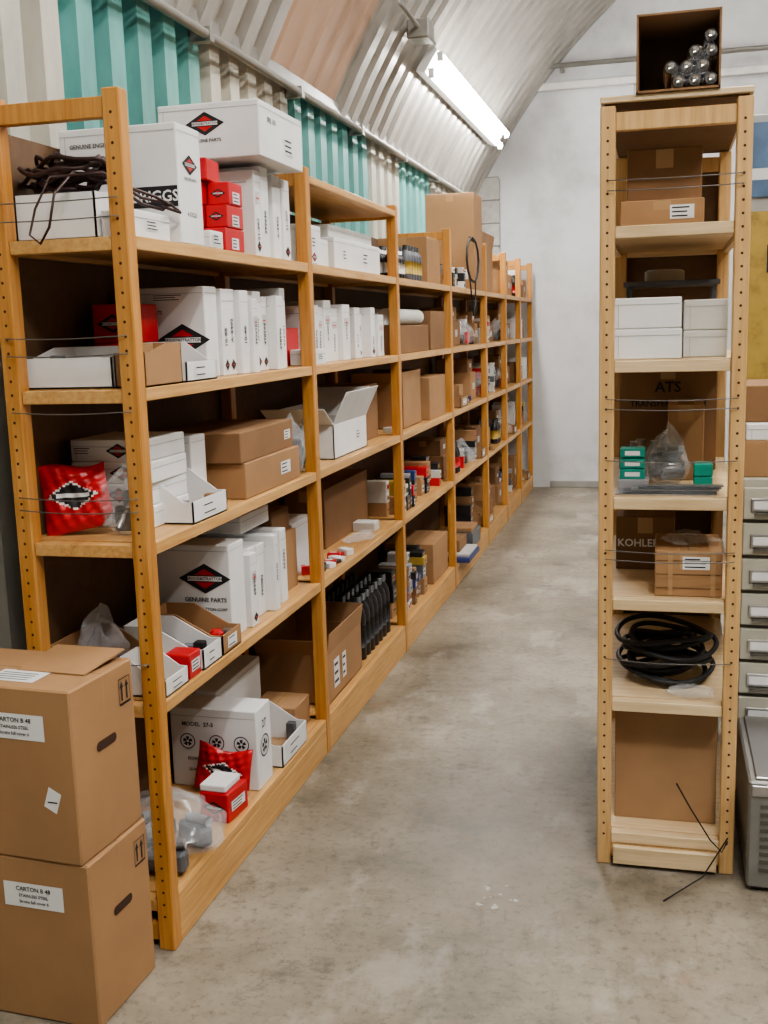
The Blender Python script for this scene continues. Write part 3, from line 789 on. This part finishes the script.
# ------------------------------------------------------------------ stacked shipping boxes
def shipbox(z0,z1,dx,rot,flap=False):
    x0,x1,y0,y1=-1.66+dx,-1.195+dx,1.925,2.17
    b=B(); rotT(b,(x0+x1)/2,(y0+y1)/2,rot); bx=(x0,x1,y0,y1,z0,z1); H=z1-z0
    b.box(*bx,'kraft',.004)
    b.rect('Z+',bx,-.23,.23,-.001,.001,'kseam',.0012)
    b.rect('X+',bx,-.001,.001,H*.3,H/2-.005,'tape')
    pts=[]
    for k in range(13): a=-math.pi/2+math.pi*k/12; pts.append((.028+.011*math.cos(a),.04+.011*math.sin(a)))
    for k in range(13): a=math.pi/2+math.pi*k/12; pts.append((-.028+.011*math.cos(a),.04+.011*math.sin(a)))
    b.poly('X+',bx,pts,'hole')
    for u in (.072,.092):
        b.rect('X+',bx,u-.003,u+.003,H/2-.085,H/2-.055,'ink'); b.poly('X+',bx,[(u-.008,H/2-.055),(u+.008,H/2-.055),(u,H/2-.04)],'ink')
    b.rect('X+',bx,.062,.104,H/2-.094,H/2-.09,'ink')
    for (u0,u1,w0,w1) in ((.060,.062,-.095,-.033),(.104,.106,-.095,-.033),(.060,.106,-.095,-.093),(.060,.106,-.035,-.033)): b.rect('X+',bx,u0,u1,H/2+w0,H/2+w1,'ink')
    b.rect('Y-',bx,.015,.165,H/2-.115,H/2-.058,'white')
    b.text('Y-',bx,.09,H/2-.072,.014,'CARTON B 48','ink',.002); b.text('Y-',bx,.09,H/2-.088,.010,'STAINLESS STEEL','ink',.002); b.text('Y-',bx,.09,H/2-.102,.010,'Stroke full cover 6','ink',.002)
    if flap: b.poly('Y-',bx,[(.150,-.065),(.180,-.080),(.195,-.035),(.165,-.020)],'white'); b.rect('Y-',bx,.160,.184,-.056,-.053,'ink',.002)
    b.rect('Z+',bx,-.0,.12,-.09,-.02,'white',.0015)
    for k in range(4): b.rect('Z+',bx,.01,.10,-.08+k*.013,-.076+k*.013,'ink',.002)
    if flap:
        b.add([(x1-.20,y0+.10,z1+.001),(x1-.03,y0+.10,z1+.001),(x1-.01,y1-.01,z1+.02),(x1-.19,y1-.01,z1+.018),(x1-.20,y0+.10,z1+.004),(x1-.03,y0+.10,z1+.004),(x1-.01,y1-.01,z1+.024),(x1-.19,y1-.01,z1+.022)],[(3,2,1,0),(4,5,6,7),(0,1,5,4),(1,2,6,5),(2,3,7,6),(3,0,4,7)],'kraft')
    return b.build('shipping_carton')
shipbox(0,.385,.028,-3)
shipbox(.3855,.775,.020,-4,True)
b2=B()
rnd=random.Random(5)
for i in range(12):
    cx,cy=-.42+rnd.gauss(0,.025),2.64+rnd.gauss(0,.04); r_=rnd.uniform(.002,.012)
    pts=[(cx+r_*rnd.uniform(.5,1.3)*math.cos(k*1.05),cy+r_*rnd.uniform(.3,1.2)*math.sin(k*1.05),.0012) for k in range(6)]
    b2.add(pts,[tuple(range(6))],'offwhite')
b2.build('paint_chips')

# ------------------------------------------------------------------ lamps
def fixture(x,y0,y1,z,nx,nz):
    b=B(); n=Vector((nx,0,nz)).normalized(); t=Vector((n.z,0,-n.x))
    c=Vector((x,0,z))
    def P(u,w,y): p=c+t*u+n*w; return (p.x,y,p.z)
    sec=[(-.09,0),(.09,0),(.07,.05),(-.07,.05)]
    vs=[P(u,w,y0) for u,w in sec]+[P(u,w,y1) for u,w in sec]
    b.add(vs,[(0,1,2,3),(7,6,5,4),(0,4,5,1),(1,5,6,2),(2,6,7,3),(3,7,4,0)],'beam')
    for u in (-.05,.05):
        b.tube([P(u,.085,y0+.04),P(u,.085,y1-.04)],.019,'tube_glow',10)
        for yy in (y0+.02,y1-.02):
            p=Vector(P(u,.08,yy)); b.box(p.x-.016,p.x+.016,yy-.018,yy+.018,p.z-.03,p.z+.02,'beam')
    return b.build('fluorescent_light',True)
def angpt(x): return ACZ+math.sqrt((R-.05)**2-(x-ACX)**2)
x=-1.38; z=angpt(x)-.02
fixture(x+.02,6.42,9.2,z-.02,ACX-x,ACZ-z)
b=B(); z=angpt(-1.33)
b.box(-1.36,-1.24,6.0,6.16,z-.12,z-.02,'conduit',.006)
b.tube([(-1.30,5.2,z-.03),(-1.30,6.0,z-.06)],.012,'conduit',8); b.tube([(-1.30,6.16,z-.06),(-1.29,6.40,z-.06)],.012,'conduit',8)
b.build('junction_box')
def lamp(x,y,power,sx=.3,sy=2.4):
    z=angpt(x)-.03
    fixture(x,y-1.2,y+1.2,z,ACX-x,ACZ-z)
    d=Vector((ACX-x,0,ACZ-z)).normalized()
    L=bpy.data.lights.new('tube_light','AREA'); L.shape='RECTANGLE'; L.size=sx; L.size_y=sy; L.energy=power; L.color=(1,.965,.915)
    o=bpy.data.objects.new('tube_light',L); o.location=Vector((x,y,z))+d*.14
    aim=Vector((0.0,0,-1)).lerp(d,.4)
    o.rotation_euler=aim.to_track_quat('-Z','Y').to_euler(); scene.collection.objects.link(o)
lamp(.6,-.2,170); lamp(.6,4.4,100); lamp(2.8,1.2,85); lamp(2.8,6.5,75)

w=bpy.data.worlds.new('World'); scene.world=w; w.use_nodes=True
w.node_tree.nodes['Background'].inputs[0].default_value=(.9,.93,1,1); w.node_tree.nodes['Background'].inputs[1].default_value=.3

# ------------------------------------------------------------------ camera
cam=bpy.data.cameras.new('camera'); co=bpy.data.objects.new('camera',cam); scene.collection.objects.link(co)
cam.sensor_fit='VERTICAL'; cam.sensor_height=24; cam.lens=24*1080/1024; cam.clip_start=.05
Rm=Matrix(((0.9686,-0.0142,0.2486),(0.2473,0.1696,-0.9540),(-0.0286,0.9854,0.1678)))
q_=Rm.to_quaternion(); q_.normalize()
co.matrix_world=Matrix.Translation((0,0,1.5))@q_.to_matrix().to_4x4()
scene.camera=co
